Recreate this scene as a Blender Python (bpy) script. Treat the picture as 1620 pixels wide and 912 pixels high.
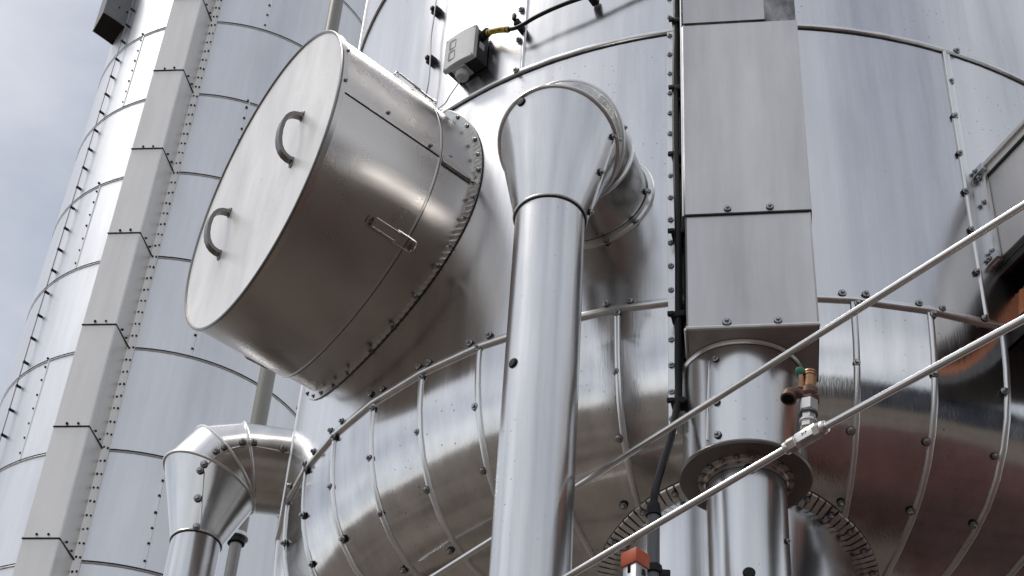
import bpy, bmesh, math, random
from mathutils import Vector, Matrix
from mathutils.bvhtree import BVHTree
random.seed(7)
V = Vector
R_ = math.radians
for o in list(bpy.data.objects):
    bpy.data.objects.remove(o)
SC = bpy.context.scene
COL = SC.collection

# ------------------------------------------------------------------ camera
PXW, PXH, FPX = 1620.0, 912.0, 2779.2
PITCH, ROLL = 0.71486, 0.0728
EYE = V((0, 0, 1.6))
_c, _s = math.cos(PITCH), math.sin(PITCH)
FW = V((0, _c, _s)); _up = V((0, -_s, _c)); _rt = V((1, 0, 0))
RT = _rt * math.cos(ROLL) + _up * math.sin(ROLL)
UP = -_rt * math.sin(ROLL) + _up * math.cos(ROLL)
cam = bpy.data.cameras.new('camera')
cam.sensor_width = 36; cam.lens = FPX / PXW * 36; cam.clip_start = 0.05; cam.clip_end = 3000
camo = bpy.data.objects.new('camera', cam); COL.objects.link(camo)
camo.matrix_world = Matrix(((RT.x, UP.x, -FW.x, EYE.x), (RT.y, UP.y, -FW.y, EYE.y), (RT.z, UP.z, -FW.z, EYE.z), (0, 0, 0, 1)))
SC.camera = camo

# ------------------------------------------------------------------ light
SUN_AZ, SUN_EL = -95.0, 61.0            # azimuth counted from -Y (towards the viewer), negative = left of the view
sun = bpy.data.lights.new('sun', 'SUN'); sun.energy = 1.5; sun.angle = R_(18); sun.color = (1, .955, .9)
suno = bpy.data.objects.new('sun', sun); COL.objects.link(suno)
_sd = V((math.sin(R_(SUN_AZ)) * math.cos(R_(SUN_EL)), -math.cos(R_(SUN_AZ)) * math.cos(R_(SUN_EL)), math.sin(R_(SUN_EL))))
suno.rotation_euler = _sd.to_track_quat('Z', 'Y').to_euler(); suno.location = (-30, 10, 40)
W = bpy.data.worlds.new('World'); SC.world = W; W.use_nodes = True
nt = W.node_tree; nd = nt.nodes; lk = nt.links
bg = nd['Background']; bg.inputs['Strength'].default_value = 0.148
sky = nd.new('ShaderNodeTexSky'); sky.sky_type = 'NISHITA'; sky.sun_disc = False
sky.sun_elevation = R_(SUN_EL); sky.sun_rotation = math.atan2(_sd.x, _sd.y)
sky.dust_density = 0.8; sky.air_density = 1.0
tc = nd.new('ShaderNodeTexCoord')
mp = nd.new('ShaderNodeMapping'); mp.inputs['Scale'].default_value = (1, 1, 1.7); mp.inputs['Location'].default_value = (1.713, -3.369, 3.606)
no = nd.new('ShaderNodeTexNoise'); no.inputs['Scale'].default_value = 2.9; no.inputs['Detail'].default_value = 7; no.inputs['Roughness'].default_value = .52
cr = nd.new('ShaderNodeValToRGB'); cr.color_ramp.elements[0].position = .30; cr.color_ramp.elements[1].position = .68
cr.color_ramp.elements[0].color = (2.1, 2.35, 2.95, 1); cr.color_ramp.elements[1].color = (7.5, 7.55, 7.7, 1)
mx = nd.new('ShaderNodeMix'); mx.data_type = 'RGBA'; mx.inputs[0].default_value = .6
bw = nd.new('ShaderNodeHueSaturation'); bw.inputs['Saturation'].default_value = .42
lk.new(tc.outputs['Generated'], mp.inputs[0]); lk.new(mp.outputs[0], no.inputs['Vector']); lk.new(no.outputs['Fac'], cr.inputs[0])
lk.new(sky.outputs[0], bw.inputs['Color']); lk.new(bw.outputs[0], mx.inputs[6]); lk.new(cr.outputs[0], mx.inputs[7])
lk.new(mx.outputs[2], bg.inputs['Color'])
SC.view_settings.view_transform = 'Standard'; SC.view_settings.look = 'None'
SC.view_settings.exposure = 0.12; SC.view_settings.gamma = 1
SC.render.film_transparent = False

# ------------------------------------------------------------------ helpers
def ray(px, py):
    return (RT * ((px - PXW / 2) / FPX) - UP * ((py - PXH / 2) / FPX) + FW).normalized()
def on_plane(px, py, p, n):
    d = ray(px, py); return EYE + d * ((p - EYE).dot(n) / d.dot(n))
def on_z(px, py, z):
    return on_plane(px, py, V((0, 0, z)), V((0, 0, 1)))
def on_cyl(px, py, ax, r):
    d = ray(px, py); a = d.x ** 2 + d.y ** 2
    ox, oy = EYE.x - ax[0], EYE.y - ax[1]
    b = ox * d.x + oy * d.y; c = ox * ox + oy * oy - r * r
    t = (-b - math.sqrt(max(b * b - a * c, 0))) / a
    return EYE + d * t
def at_dist(px, py, hd):
    d = ray(px, py); return EYE + d * (hd / math.hypot(d.x, d.y))
def az_of(p, ax): return math.degrees(math.atan2(p.x - ax[0], -(p.y - ax[1])))
def nvec(a): return V((math.sin(R_(a)), -math.cos(R_(a)), 0))
def tvec(a): return V((math.cos(R_(a)), math.sin(R_(a)), 0))
UZ = V((0, 0, 1))
def basis(d):
    d = d.normalized()
    h = UZ if abs(d.z) < .95 else V((1, 0, 0))
    a = h.cross(d).normalized(); b = d.cross(a)
    return a, b

ROOTLOC = {}
def thing(name, label, cat, loc, group=None):
    o = bpy.data.objects.new(name, None); COL.objects.link(o)
    o.empty_display_size = .1
    o.location = loc; o['label'] = label; o['category'] = cat
    if group: o['group'] = group
    ROOTLOC[o.name] = V(loc)
    return o
def tag(o, label=None, cat=None, group=None, kind=None):
    if label: o['label'] = label
    if cat: o['category'] = cat
    if group: o['group'] = group
    if kind: o['kind'] = kind
    return o
def org(parent):
    p = V((0, 0, 0)); q = parent
    while q is not None:
        p = p + q.location; q = q.parent
    return p

class MB:
    def __init__(s): s.v = []; s.f = []; s.m = []
    def add(s, vs, fs, m=0):
        b = len(s.v); s.v += [V(p) for p in vs]; s.f += [tuple(i + b for i in f) for f in fs]; s.m += [m] * len(fs)
        return s
    def grid(s, rows, m=0, closed=False):
        n = len(rows[0]); b = len(s.v)
        for r in rows: s.v += [V(p) for p in r]
        for i in range(len(rows) - 1):
            for j in range(n if closed else n - 1):
                k = (j + 1) % n
                s.f.append((b + i * n + j, b + i * n + k, b + (i + 1) * n + k, b + (i + 1) * n + j)); s.m.append(m)
        return s
    def cap(s, ring, m=0):
        b = len(s.v); s.v += [V(p) for p in ring]; s.f.append(tuple(range(b, b + len(ring)))); s.m.append(m); return s
    def box(s, c, ex, ey, ez, m=0, ch=0.0):
        """box with centre c and half-extent vectors; ch = chamfer fraction"""
        c = V(c); ex = V(ex); ey = V(ey); ez = V(ez)
        if ch <= 0:
            vs = [c + ex * i + ey * j + ez * k for k in (-1, 1) for j in (-1, 1) for i in (-1, 1)]
            return s.add(vs, [(0, 2, 3, 1), (4, 5, 7, 6), (0, 1, 5, 4), (2, 6, 7, 3), (0, 4, 6, 2), (1, 3, 7, 5)], m)
        bm = bmesh.new(); vs = [bm.verts.new(c + ex * i + ey * j + ez * k) for k in (-1, 1) for j in (-1, 1) for i in (-1, 1)]
        for f in [(0, 2, 3, 1), (4, 5, 7, 6), (0, 1, 5, 4), (2, 6, 7, 3), (0, 4, 6, 2), (1, 3, 7, 5)]: bm.faces.new([vs[i] for i in f])
        bmesh.ops.bevel(bm, geom=list(bm.edges) + list(bm.verts), offset=ch, segments=2, profile=.5, affect='EDGES')
        bm.verts.index_update()
        s.add([v.co.copy() for v in bm.verts], [tuple(v.index for v in f.verts) for f in bm.faces], m); bm.free(); return s
    def tube(s, pts, r, n=10, m=0, closed=False, caps=True, flat=None):
        pts = [V(p) for p in pts]; N = len(pts); rings = []
        def tan(i):
            if closed: return (pts[(i + 1) % N] - pts[i - 1]).normalized()
            return (pts[min(i + 1, N - 1)] - pts[max(i - 1, 0)]).normalized()
        a, b = basis(tan(0))
        for i in range(N):
            d = tan(i); a = (a - d * a.dot(d)).normalized(); b = d.cross(a)
            rr = r[i] if isinstance(r, (list, tuple)) else r
            rings.append([pts[i] + (a * math.cos(2 * math.pi * k / n) + b * math.sin(2 * math.pi * k / n)) * rr for k in range(n)])
        if closed: rings.append(rings[0])
        s.grid(rings, m, True)
        if caps and not closed: s.cap(rings[0][::-1], m); s.cap(rings[-1], m)
        return s
    def lathe(s, o, d, prof, n=32, m=0, caps=True):
        o = V(o); d = V(d).normalized(); a, b = basis(d)
        rings = [[o + d * h + (a * math.cos(2 * math.pi * k / n) + b * math.sin(2 * math.pi * k / n)) * r for k in range(n)] for r, h in prof]
        s.grid(rings, m, True)
        if caps:
            if prof[0][0] > 1e-5: s.cap(rings[0][::-1], m)
            if prof[-1][0] > 1e-5: s.cap(rings[-1], m)
        return s
    def build(s, name, mats, parent=None, smooth=True, kind=None, ang=35, fix=True):
        me = bpy.data.meshes.new(name)
        o0 = org(parent) if parent else V((0, 0, 0))
        me.from_pydata([tuple(p - o0) for p in s.v], [], s.f)
        if not isinstance(mats, (list, tuple)): mats = [mats]
        for q in mats: me.materials.append(q)
        if len(mats) > 1: me.polygons.foreach_set('material_index', s.m)
        if fix:
            bm = bmesh.new(); bm.from_mesh(me); bmesh.ops.remove_doubles(bm, verts=bm.verts, dist=1e-6)
            bmesh.ops.recalc_face_normals(bm, faces=bm.faces); bm.to_mesh(me); bm.free()
        if smooth:
            me.polygons.foreach_set('use_smooth', [True] * len(me.polygons)); me.set_sharp_from_angle(angle=R_(ang))
        me.update()
        o = bpy.data.objects.new(name, me); COL.objects.link(o)
        if parent: o.parent = parent
        if kind: o['kind'] = kind
        return o
def bvh(*objs):
    vs = []; fs = []
    for o in objs:
        w = org(o.parent) if o.parent else V((0, 0, 0)); b = len(vs)
        vs += [v.co + w for v in o.data.vertices]; fs += [tuple(i + b for i in p.vertices) for p in o.data.polygons]
    return BVHTree.FromPolygons(vs, fs)
def hit(px, py, bv):
    loc, n, i, d = bv.ray_cast(EYE, ray(px, py))
    if loc is None: return None, None
    if n.dot(ray(px, py)) > 0: n = -n
    return loc, n
def smoothpts(pts, k=6):
    """Catmull-Rom through the points"""
    pts = [V(p) for p in pts]; out = []
    q = [pts[0] * 2 - pts[1]] + pts + [pts[-1] * 2 - pts[-2]]
    for i in range(1, len(q) - 2):
        for j in range(k):
            t = j / k
            out.append(.5 * ((2 * q[i]) + (q[i + 1] - q[i - 1]) * t + (2 * q[i - 1] - 5 * q[i] + 4 * q[i + 1] - q[i + 2]) * t * t + (3 * q[i] - q[i - 1] - 3 * q[i + 1] + q[i + 2]) * t ** 3))
    out.append(pts[-1]); return out

# ------------------------------------------------------------------ materials
def newmat(name):
    m = bpy.data.materials.new(name); m.use_nodes = True
    return m, m.node_tree.nodes, m.node_tree.links, m.node_tree.nodes['Principled BSDF']
def plain(name, col, rough=.5, metal=0., var=.12, scale=30, bump=.0, spec=None):
    m, n, l, b = newmat(name)
    if max(col) < .05: b.inputs['Specular IOR Level'].default_value = .22
    b.inputs['Metallic'].default_value = metal
    t = n.new('ShaderNodeTexCoord'); x = n.new('ShaderNodeTexNoise'); x.inputs['Scale'].default_value = scale; x.inputs['Detail'].default_value = 6
    l.new(t.outputs['Object'], x.inputs['Vector'])
    r = n.new('ShaderNodeMix'); r.data_type = 'RGBA'
    r.inputs[6].default_value = tuple(c * (1 - var) for c in col) + (1,); r.inputs[7].default_value = tuple(min(1, c * (1 + var)) for c in col) + (1,)
    l.new(x.outputs['Fac'], r.inputs[0]); l.new(r.outputs[2], b.inputs['Base Color'])
    q = n.new('ShaderNodeMapRange'); q.inputs['To Min'].default_value = rough * .8; q.inputs['To Max'].default_value = min(1, rough * 1.2)
    l.new(x.outputs['Fac'], q.inputs['Value']); l.new(q.outputs[0], b.inputs['Roughness'])
    if bump:
        u = n.new('ShaderNodeBump'); u.inputs['Strength'].default_value = bump; u.inputs['Distance'].default_value = .002
        l.new(x.outputs['Fac'], u.inputs['Height']); l.new(u.outputs[0], b.inputs['Normal'])
    return m
def sheet(name, col, rough, rvar=.07, stretch=(26, 26, 1.6), wave=.25, wscale=2.2, wdist=.02, streak=.12, specks=.0, fine=.12, fstretch=(260, 260, 6), diffuse=0.):
    """rolled / brushed sheet metal: long-wave oil-canning, rolling streaks, stains, specks"""
    m, n, l, b = newmat(name)
    b.inputs['Metallic'].default_value = 1.0 - diffuse
    t = n.new('ShaderNodeTexCoord')
    oi = n.new('ShaderNodeObjectInfo')
    off = n.new('ShaderNodeVectorMath'); off.operation = 'MULTIPLY_ADD'
    off.inputs[1].default_value = (1, 1, 1)
    cmb = n.new('ShaderNodeCombineXYZ'); mul = n.new('ShaderNodeMath'); mul.operation = 'MULTIPLY'; mul.inputs[1].default_value = 17
    l.new(oi.outputs['Random'], mul.inputs[0])
    for i in range(3): l.new(mul.outputs[0], cmb.inputs[i])
    l.new(t.outputs['Object'], off.inputs[0]); l.new(cmb.outputs[0], off.inputs[2])
    def noise(scale, st=(1, 1, 1), det=4, ro=.55):
        mpn = n.new('ShaderNodeMapping'); mpn.inputs['Scale'].default_value = st
        x = n.new('ShaderNodeTexNoise'); x.inputs['Scale'].default_value = scale; x.inputs['Detail'].default_value = det; x.inputs['Roughness'].default_value = ro
        l.new(off.outputs[0], mpn.inputs[0]); l.new(mpn.outputs[0], x.inputs['Vector']); return x.outputs['Fac']
    big = noise(wscale, (1, 1, .55), 2, .4)
    stk = noise(1.0, stretch, 6, .62)
    fin = noise(1.0, fstretch, 2, .5)
    blot = noise(3.5, (1, 1, .5), 7, .62)
    # base colour : streaks and blotches of weathering
    mr = n.new('ShaderNodeMapRange'); mr.inputs['From Min'].default_value = .3; mr.inputs['From Max'].default_value = .7
    mr.inputs['To Min'].default_value = 1 - streak; mr.inputs['To Max'].default_value = 1 + streak * .35
    l.new(stk, mr.inputs['Value'])
    mr2 = n.new('ShaderNodeMapRange'); mr2.inputs['From Min'].default_value = .3; mr2.inputs['From Max'].default_value = .7
    mr2.inputs['To Min'].default_value = 1 - streak * .7; mr2.inputs['To Max'].default_value = 1.03
    l.new(blot, mr2.inputs['Value'])
    mm = n.new('ShaderNodeMath'); mm.operation = 'MULTIPLY'; l.new(mr.outputs[0], mm.inputs[0]); l.new(mr2.outputs[0], mm.inputs[1])
    last = mm.outputs[0]
    if specks:
        sp = n.new('ShaderNodeTexVoronoi'); sp.inputs['Scale'].default_value = 60; l.new(off.outputs[0], sp.inputs['Vector'])
        st = n.new('ShaderNodeMapRange'); st.inputs['From Min'].default_value = .05; st.inputs['From Max'].default_value = .13
        st.inputs['To Min'].default_value = 0.; st.inputs['To Max'].default_value = 1
        l.new(sp.outputs['Distance'], st.inputs['Value'])
        ms = noise(4.0, (1, 1, .6), 3); mk = n.new('ShaderNodeMapRange'); mk.inputs['From Min'].default_value = .5; mk.inputs['From Max'].default_value = .6
        mk.inputs['To Min'].default_value = 0; mk.inputs['To Max'].default_value = specks; l.new(ms, mk.inputs['Value'])
        iv = n.new('ShaderNodeMath'); iv.operation = 'SUBTRACT'; iv.inputs[0].default_value = 1; l.new(st.outputs[0], iv.inputs[1])
        pr = n.new('ShaderNodeMath'); pr.operation = 'MULTIPLY'; l.new(iv.outputs[0], pr.inputs[0]); l.new(mk.outputs[0], pr.inputs[1])
        on = n.new('ShaderNodeMath'); on.operation = 'SUBTRACT'; on.inputs[0].default_value = 1; l.new(pr.outputs[0], on.inputs[1])
        m3 = n.new('ShaderNodeMath'); m3.operation = 'MULTIPLY'; l.new(last, m3.inputs[0]); l.new(on.outputs[0], m3.inputs[1]); last = m3.outputs[0]
    cv = n.new('ShaderNodeVectorMath'); cv.operation = 'SCALE'; cv.inputs[0].default_value = col
    l.new(last, cv.inputs['Scale']); l.new(cv.outputs[0], b.inputs['Base Color'])
    rr = n.new('ShaderNodeMapRange'); rr.inputs['From Min'].default_value = .3; rr.inputs['From Max'].default_value = .7
    rr.inputs['To Min'].default_value = max(.03, rough - rvar); rr.inputs['To Max'].default_value = rough + rvar
    ad = n.new('ShaderNodeMath'); ad.operation = 'ADD'; h = n.new('ShaderNodeMath'); h.operation = 'MULTIPLY'; h.inputs[1].default_value = .5
    l.new(stk, ad.inputs[0]); l.new(blot, ad.inputs[1]); l.new(ad.outputs[0], h.inputs[0]); l.new(h.outputs[0], rr.inputs['Value'])
    l.new(rr.outputs[0], b.inputs['Roughness'])
    b1 = n.new('ShaderNodeBump'); b1.inputs['Strength'].default_value = wave; b1.inputs['Distance'].default_value = wdist; l.new(big, b1.inputs['Height'])
    b2 = n.new('ShaderNodeBump'); b2.inputs['Strength'].default_value = fine; b2.inputs['Distance'].default_value = .0006; l.new(fin, b2.inputs['Height']); l.new(b1.outputs[0], b2.inputs['Normal'])
    l.new(b2.outputs[0], b.inputs['Normal'])
    return m
M = {}
M['tank'] = sheet('tank_cladding_metal', (.68, .68, .69), .215, .06, specks=.6, wave=.34, wscale=2.6, streak=.11)
M['gore'] = sheet('bottom_cladding_metal', (.72, .715, .715), .14, .05, specks=.8, wave=.3, wscale=4.0, streak=.2)
M['stack'] = sheet('stack_cladding_metal', (.69, .695, .71), .42, .04, wave=.24, wscale=1.5, streak=.08, fine=.05)
M['pipe'] = sheet('vent_pipe_metal', (.69, .69, .69), .23, .05, specks=.4, wave=.24, wscale=6, streak=.14)
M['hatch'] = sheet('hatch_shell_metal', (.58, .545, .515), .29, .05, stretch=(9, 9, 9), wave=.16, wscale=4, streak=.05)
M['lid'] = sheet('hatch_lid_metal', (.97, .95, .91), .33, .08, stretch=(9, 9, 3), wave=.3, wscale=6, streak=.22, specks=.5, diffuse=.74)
M['duct'] = sheet('square_duct_metal', (.66, .65, .64), .38, .07, stretch=(11, 11, 1.0), wave=.4, wscale=6, streak=.24, specks=.5, diffuse=.2)
M['side'] = sheet('pale_duct_side_metal', (.80, .79, .78), .45, .06, stretch=(11, 11, 1.0), wave=.25, wscale=5, streak=.12, specks=.3, diffuse=.65)
M['cduct'] = sheet('cable_duct_metal', (.72, .70, .67), .42, .04, stretch=(14, 14, 1.2), wave=.12, wscale=2, streak=.08, diffuse=.4)
M['bead'] = sheet('seam_bead_metal', (.80, .80, .79), .3, .06, streak=.15, diffuse=.15)
M['dirty'] = sheet('scuffed_metal', (.42, .42, .42), .5, .1, stretch=(30, 30, 18), wave=.2, streak=.75)
M['steel'] = sheet('stainless_tube_steel', (.72, .71, .70), .2, .04, wave=0, streak=.06)
M['dsteel'] = plain('dull_handle_steel', (.21, .20, .19), .36, 1.0, .15)
M['screw'] = plain('screw_steel', (.42, .42, .43), .35, 1.0, .2, 200)
M['washer'] = plain('rubber_washer', (.035, .035, .037), .55)
M['gap'] = plain('dark_seam_line', (.03, .03, .03), .6)  # near-black strips laid along laps and joints
M['rubber'] = plain('black_rubber_plug', (.012, .012, .013), .45)
M['cable'] = plain('black_cable_sheath', (.014, .014, .016), .42)
M['clip'] = plain('black_plastic_clip', (.016, .016, .018), .5)
M['wire'] = plain('grey_wire', (.25, .25, .26), .4, .6)
M['boxgrey'] = plain('grey_housing_plastic', (.47, .48, .48), .5, 0, .04)
M['boxdark'] = plain('black_housing_plastic', (.018, .018, .02), .42)
M['boxlab'] = plain('pale_sticker', (.5, .5, .5), .5)
M['boxline'] = plain('grey_print', (.16, .165, .17), .5)
M['cap'] = plain('translucent_grey_plastic', (.42, .42, .41), .35)
M['yellow'] = plain('yellow_cable_marker', (.52, .38, .03), .5)
M['print'] = plain('black_print', (.02, .02, .015), .6)
M['brass'] = plain('brass', (.40, .23, .125), .42, 1.0, .3, 80)
M['bronze'] = plain('tarnished_bronze', (.17, .10, .075), .5, .75, .3, 60, .3)
M['green'] = plain('green_plastic_handle', (.01, .17, .09), .4)
M['fit'] = plain('fitting_steel', (.68, .66, .63), .32, 1.0, .08, 60)
M['orange'] = plain('orange_plastic_cap', (.55, .10, .035), .45, 0, .06)
M['galv'] = plain('galvanised_steel', (.62, .64, .66), .42, .85, .2, 45)
M['conduit'] = plain('grey_pvc_conduit', (.115, .12, .125), .45, 0, .12)
M['dark'] = plain('black_steel', (.014, .013, .013), .4)
M['hole'] = plain('dark_inside', (.006, .006, .006), .8)
M['wood'] = plain('rusty_ribbed_board', (.62, .22, .095), .7, 0, .4, 40, .6)

# ------------------------------------------------------------------ screws (shared meshes)
def screw_mesh(name, rw, rh, n1=12):
    b = MB()
    b.lathe((0, 0, 0), UZ, [(rw, -.001), (rw, rw * .2), (rw * .8, rw * .24)], n1, 0, False)
    b.lathe((0, 0, 0), UZ, [(rw * .9, rw * .2), (rw * .88, rw * .34), (rw * .5, rw * .42)], n1, 1, False)
    b.lathe((0, 0, 0), UZ, [(rh * 1.25, rw * .36), (rh * 1.25, rw * .52), (rh, rw * .56)], n1, 1, False)
    b.lathe((0, 0, 0), UZ, [(rh, rw * .5), (rh, rw * 1.0), (rh * .8, rw * 1.12)], 6, 1, True)
    o = b.build(name, [M['washer'], M['screw']], None, True, ang=30)
    me = o.data; bpy.data.objects.remove(o); return me
SCREW = screw_mesh('screw', .0068, .0037)
b = MB(); b.lathe((0, 0, 0), UZ, [(.0085, 0), (.0085, .006), (.005, .011)], 6)
_o = b.build('small_screw', M['washer'], None, False); SMALL = _o.data; bpy.data.objects.remove(_o)
def screw(p, n, parent, me=None, s=1.0, name='screw'):
    if me is SMALL: s *= .78; p = p + UZ * random.uniform(-.004, .004)
    o = bpy.data.objects.new(name, me or SCREW); COL.objects.link(o); o.parent = parent
    q = n.normalized().to_track_quat('Z', 'Y')
    o.rotation_mode = 'QUATERNION'; o.rotation_quaternion = q
    o.location = p - org(parent); s *= random.uniform(.9, 1.1); o.scale = (s, s, s * random.uniform(.85, 1.1))
    return o
def twist(o):
    from mathutils import Quaternion
    o.rotation_quaternion = o.rotation_quaternion @ Quaternion((0, 0, 1), random.random() * 6)

def skin(b, rows, nrm, th, m=0):
    """panel: outer surface rows plus a folded edge going inward by th along nrm(p)"""
    b.grid(rows, m)
    top = rows[0]; bot = rows[-1]; lf = [r[0] for r in rows]; rg = [r[-1] for r in rows]
    for e in (top, bot, lf, rg): b.grid([e, [p - nrm(p) * th for p in e]], m)

# ------------------------------------------------------------------ ground and what the metal mirrors
def ground_mat():
    m, n, l, b = newmat('gravel_yard'); t = n.new('ShaderNodeTexCoord')
    x = n.new('ShaderNodeTexNoise'); x.inputs['Scale'].default_value = .5; x.inputs['Detail'].default_value = 10
    r = n.new('ShaderNodeValToRGB'); r.color_ramp.elements[0].color = (.072, .058, .046, 1); r.color_ramp.elements[1].color = (.17, .138, .11, 1)
    r.color_ramp.elements[0].position = .35; r.color_ramp.elements[1].position = .65
    y = n.new('ShaderNodeTexVoronoi'); y.inputs['Scale'].default_value = 30
    u = n.new('ShaderNodeBump'); u.inputs['Strength'].default_value = .5; u.inputs['Distance'].default_value = .02
    l.new(t.outputs['Object'], x.inputs['Vector']); l.new(t.outputs['Object'], y.inputs['Vector']); l.new(x.outputs['Fac'], r.inputs[0])
    l.new(r.outputs[0], b.inputs['Base Color']); l.new(y.outputs['Distance'], u.inputs['Height']); l.new(u.outputs[0], b.inputs['Normal'])
    b.inputs['Roughness'].default_value = .9; return m
g = MB(); G = 900
g.grid([[(x, y, 0) for x in (-G, -60, -20, 0, 20, 60, G)] for y in (-G, -60, -20, 0, 20, 60, G)])
tag(g.build('ground', ground_mat(), smooth=False), kind='structure')

ct = thing('reflection_platform', 'unseen low rust red platform, added for the maroon reflection in the tank bottom', 'platform', (3.15, 1.0, 0))  # out-of-frame platform, added and sized to give the gores a maroon reflection
cn_, ctt = nvec(78), tvec(78); cb0 = V((3.15, 1.0, 0)); PW, PL = 2.15, 3.6
Cx = lambda s, d, z: cb0 + ctt * s + cn_ * d + UZ * z
redp = plain('red_brown_paint', (.055, .015, .009), .5, 0, .3, 4); navy = plain('dark_blue_roof_paint', (.022, .027, .045), .45, 0, .2, 5)
pr = []
for k in range(28):
    s0 = -PL + 2 * PL * k / 28; pr += [(s0, 0), (s0 + .07, .035), (s0 + .17, .035), (s0 + .24, 0)]
b = MB()
for sd in (-1, 1): b.grid([[Cx(s_, sd * PW - sd * d_, z) for s_, d_ in pr] for z in (.12, 1.16)])
for e in (-PL, PL): b.grid([[Cx(e, d_, z) for d_ in (-PW, 0, PW)] for z in (.12, 1.16)])
b.build('corrugated_side', redp, ct, False)
for k in range(18):
    b = MB(); b.box(Cx(-PL + .2 + .4 * k, 0, 1.19 + random.uniform(0, .004)), ctt * .194, cn_ * PW, UZ * .02, 0, .004); b.build('deck_plate', redp, ct, False)
b = MB()
for e in (-PL - .06, PL + .06):
    for d_ in (-PW, PW): b.box(Cx(e, d_, .6), ctt * .05, cn_ * .05, UZ * .6, 0, .01)
for d_ in (-PW - .03, PW + .03): b.box(Cx(0, d_, 1.13), ctt * PL, cn_ * .026, UZ * .06)
b.build('edge_frame', redp, ct, False)
hall = thing('industrial_hall', 'long dark blue-grey hall with roller doors standing behind the viewer on the right', 'hall', (16, -16, 0))
hn, ht = nvec(32 + 180), tvec(32 + 180); hb = V((16, -16, 0))
Hx = lambda s, d, z: hb + ht * s + hn * d + UZ * z
b = MB(); b.box(Hx(0, -6, 3.2), ht * 15, hn * 6, UZ * 3.2); b.build('wall', navy, hall, False)
b = MB(); b.add([Hx(-15.3, .3, 6.4), Hx(15.3, .3, 6.4), Hx(15.3, -6, 7.4), Hx(-15.3, -6, 7.4), Hx(15.3, -12.3, 6.4), Hx(-15.3, -12.3, 6.4)], [(0, 1, 2, 3), (3, 2, 4, 5), (0, 3, 5), (1, 4, 2), (0, 5, 4, 1)]); b.build('roof', plain('grey_roof_sheet', (.09, .09, .1), .5), hall, False)
for s_ in (-10, -3.5, 3.5, 10):
    b = MB(); b.box(Hx(s_, .03, 2), ht * 1.9, hn * .05, UZ * 2); b.build('roller_door', plain('pale_door_paint', (.25, .26, .27), .5), hall, False)
for s_ in range(-13, 14, 2):
    b = MB(); b.box(Hx(s_, .02, 5.2), ht * .7, hn * .04, UZ * .5); b.build('window', M['hole'], hall, False)

# ------------------------------------------------------------------ main tank
AX = (0.548, 3.2254); ZB = 3.5632; ZR1 = 4.2587; ZR0 = 4.95; ZTOP = 6.4
tank = thing('storage_tank', 'big round storage tank clad in shiny riveted sheet metal, filling centre and right', 'tank', (AX[0], AX[1], 0))
A3 = V((AX[0], AX[1], 0))
NG = 47; GSTEP = 360.0 / NG; G0 = -21.4 + 1e-4
GAZ = [G0 + GSTEP * k for k in range(-11, 36)]
def cylp(a, z, r=1.0): return A3 + nvec(a) * r + UZ * z
def nrm_t(p): return V((p.x - AX[0], p.y - AX[1], 0)).normalized()
def course(a0, a1, z0, z1, rb=1.003, rt=1.0, m='tank', name='cladding_panel'):
    b = MB(); n = max(2, int(abs(a1 - a0) / 1.5)); zs = 6
    rows = [[cylp(a0 + (a1 - a0) * j / n, z1 + (z0 - z1) * i / zs, rt + (rb - rt) * i / zs) for j in range(n + 1)] for i in range(zs + 1)]
    skin(b, rows, nrm_t, .012); return b.build(name, M[m], tank)
panels = []
for (a0, a1) in ((-82, -15.6), (-15.6, 15.3), (15.3, 62), (62, 150), (150, 278)): panels.append(course(a0, a1, ZB, ZR1))
for (a0, a1) in ((-82, -33.9), (-33.9, 19), (19, 100), (100, 278)): panels.append(course(a0, a1, ZR1, ZR0))
for (a0, a1) in ((-82, -10), (-10, 80), (80, 278)): panels.append(course(a0, a1, ZR0, ZTOP))
tb = MB(); tb.grid([[cylp(a, ZTOP, r) for a in range(0, 361, 6)] for r in (1.0, .7, .3, .001)], 0)
tb.build('tank_roof', M['tank'], tank)
PROF = [(1, 1.963), (.9985, 1.92), (.9945, 1.875), (.987, 1.828), (.974, 1.782), (.953, 1.737), (.923, 1.696), (.884, 1.663), (.836, 1.639), (.775, 1.620), (.7, 1.606), (.6, 1.592), (.45, 1.577), (.25, 1.566), (.0, 1.56)]
PROF = [(r, z + 1.6) for r, z in PROF]
def prof_z(r):
    for (r0, z0), (r1, z1) in zip(PROF, PROF[1:]):
        if r1 <= r <= r0: return z0 + (z1 - z0) * (r - r0) / (r1 - r0)
    return PROF[0][1]
gores = []
for a in GAZ:
    b = MB(); rows = []
    for (r, z) in PROF[:11]:
        p0, p1 = cylp(a, z, r), cylp(a + GSTEP, z, r)
        rows.append([p0, (p0 + p1) * .5, p1])
    skin(b, rows, nrm_t, .004); gores.append(b.build('gore_panel', M['gore'], tank))
b = MB(); b.grid([[cylp(a, z, max(r, .001)) for a in [GAZ[0] + GSTEP * k for k in range(NG + 1)]] for (r, z) in PROF[10:]])
dish = b.build('bottom_dish', M['gore'], tank)
BV = bvh(*panels[:9], *gores, dish)
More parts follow.
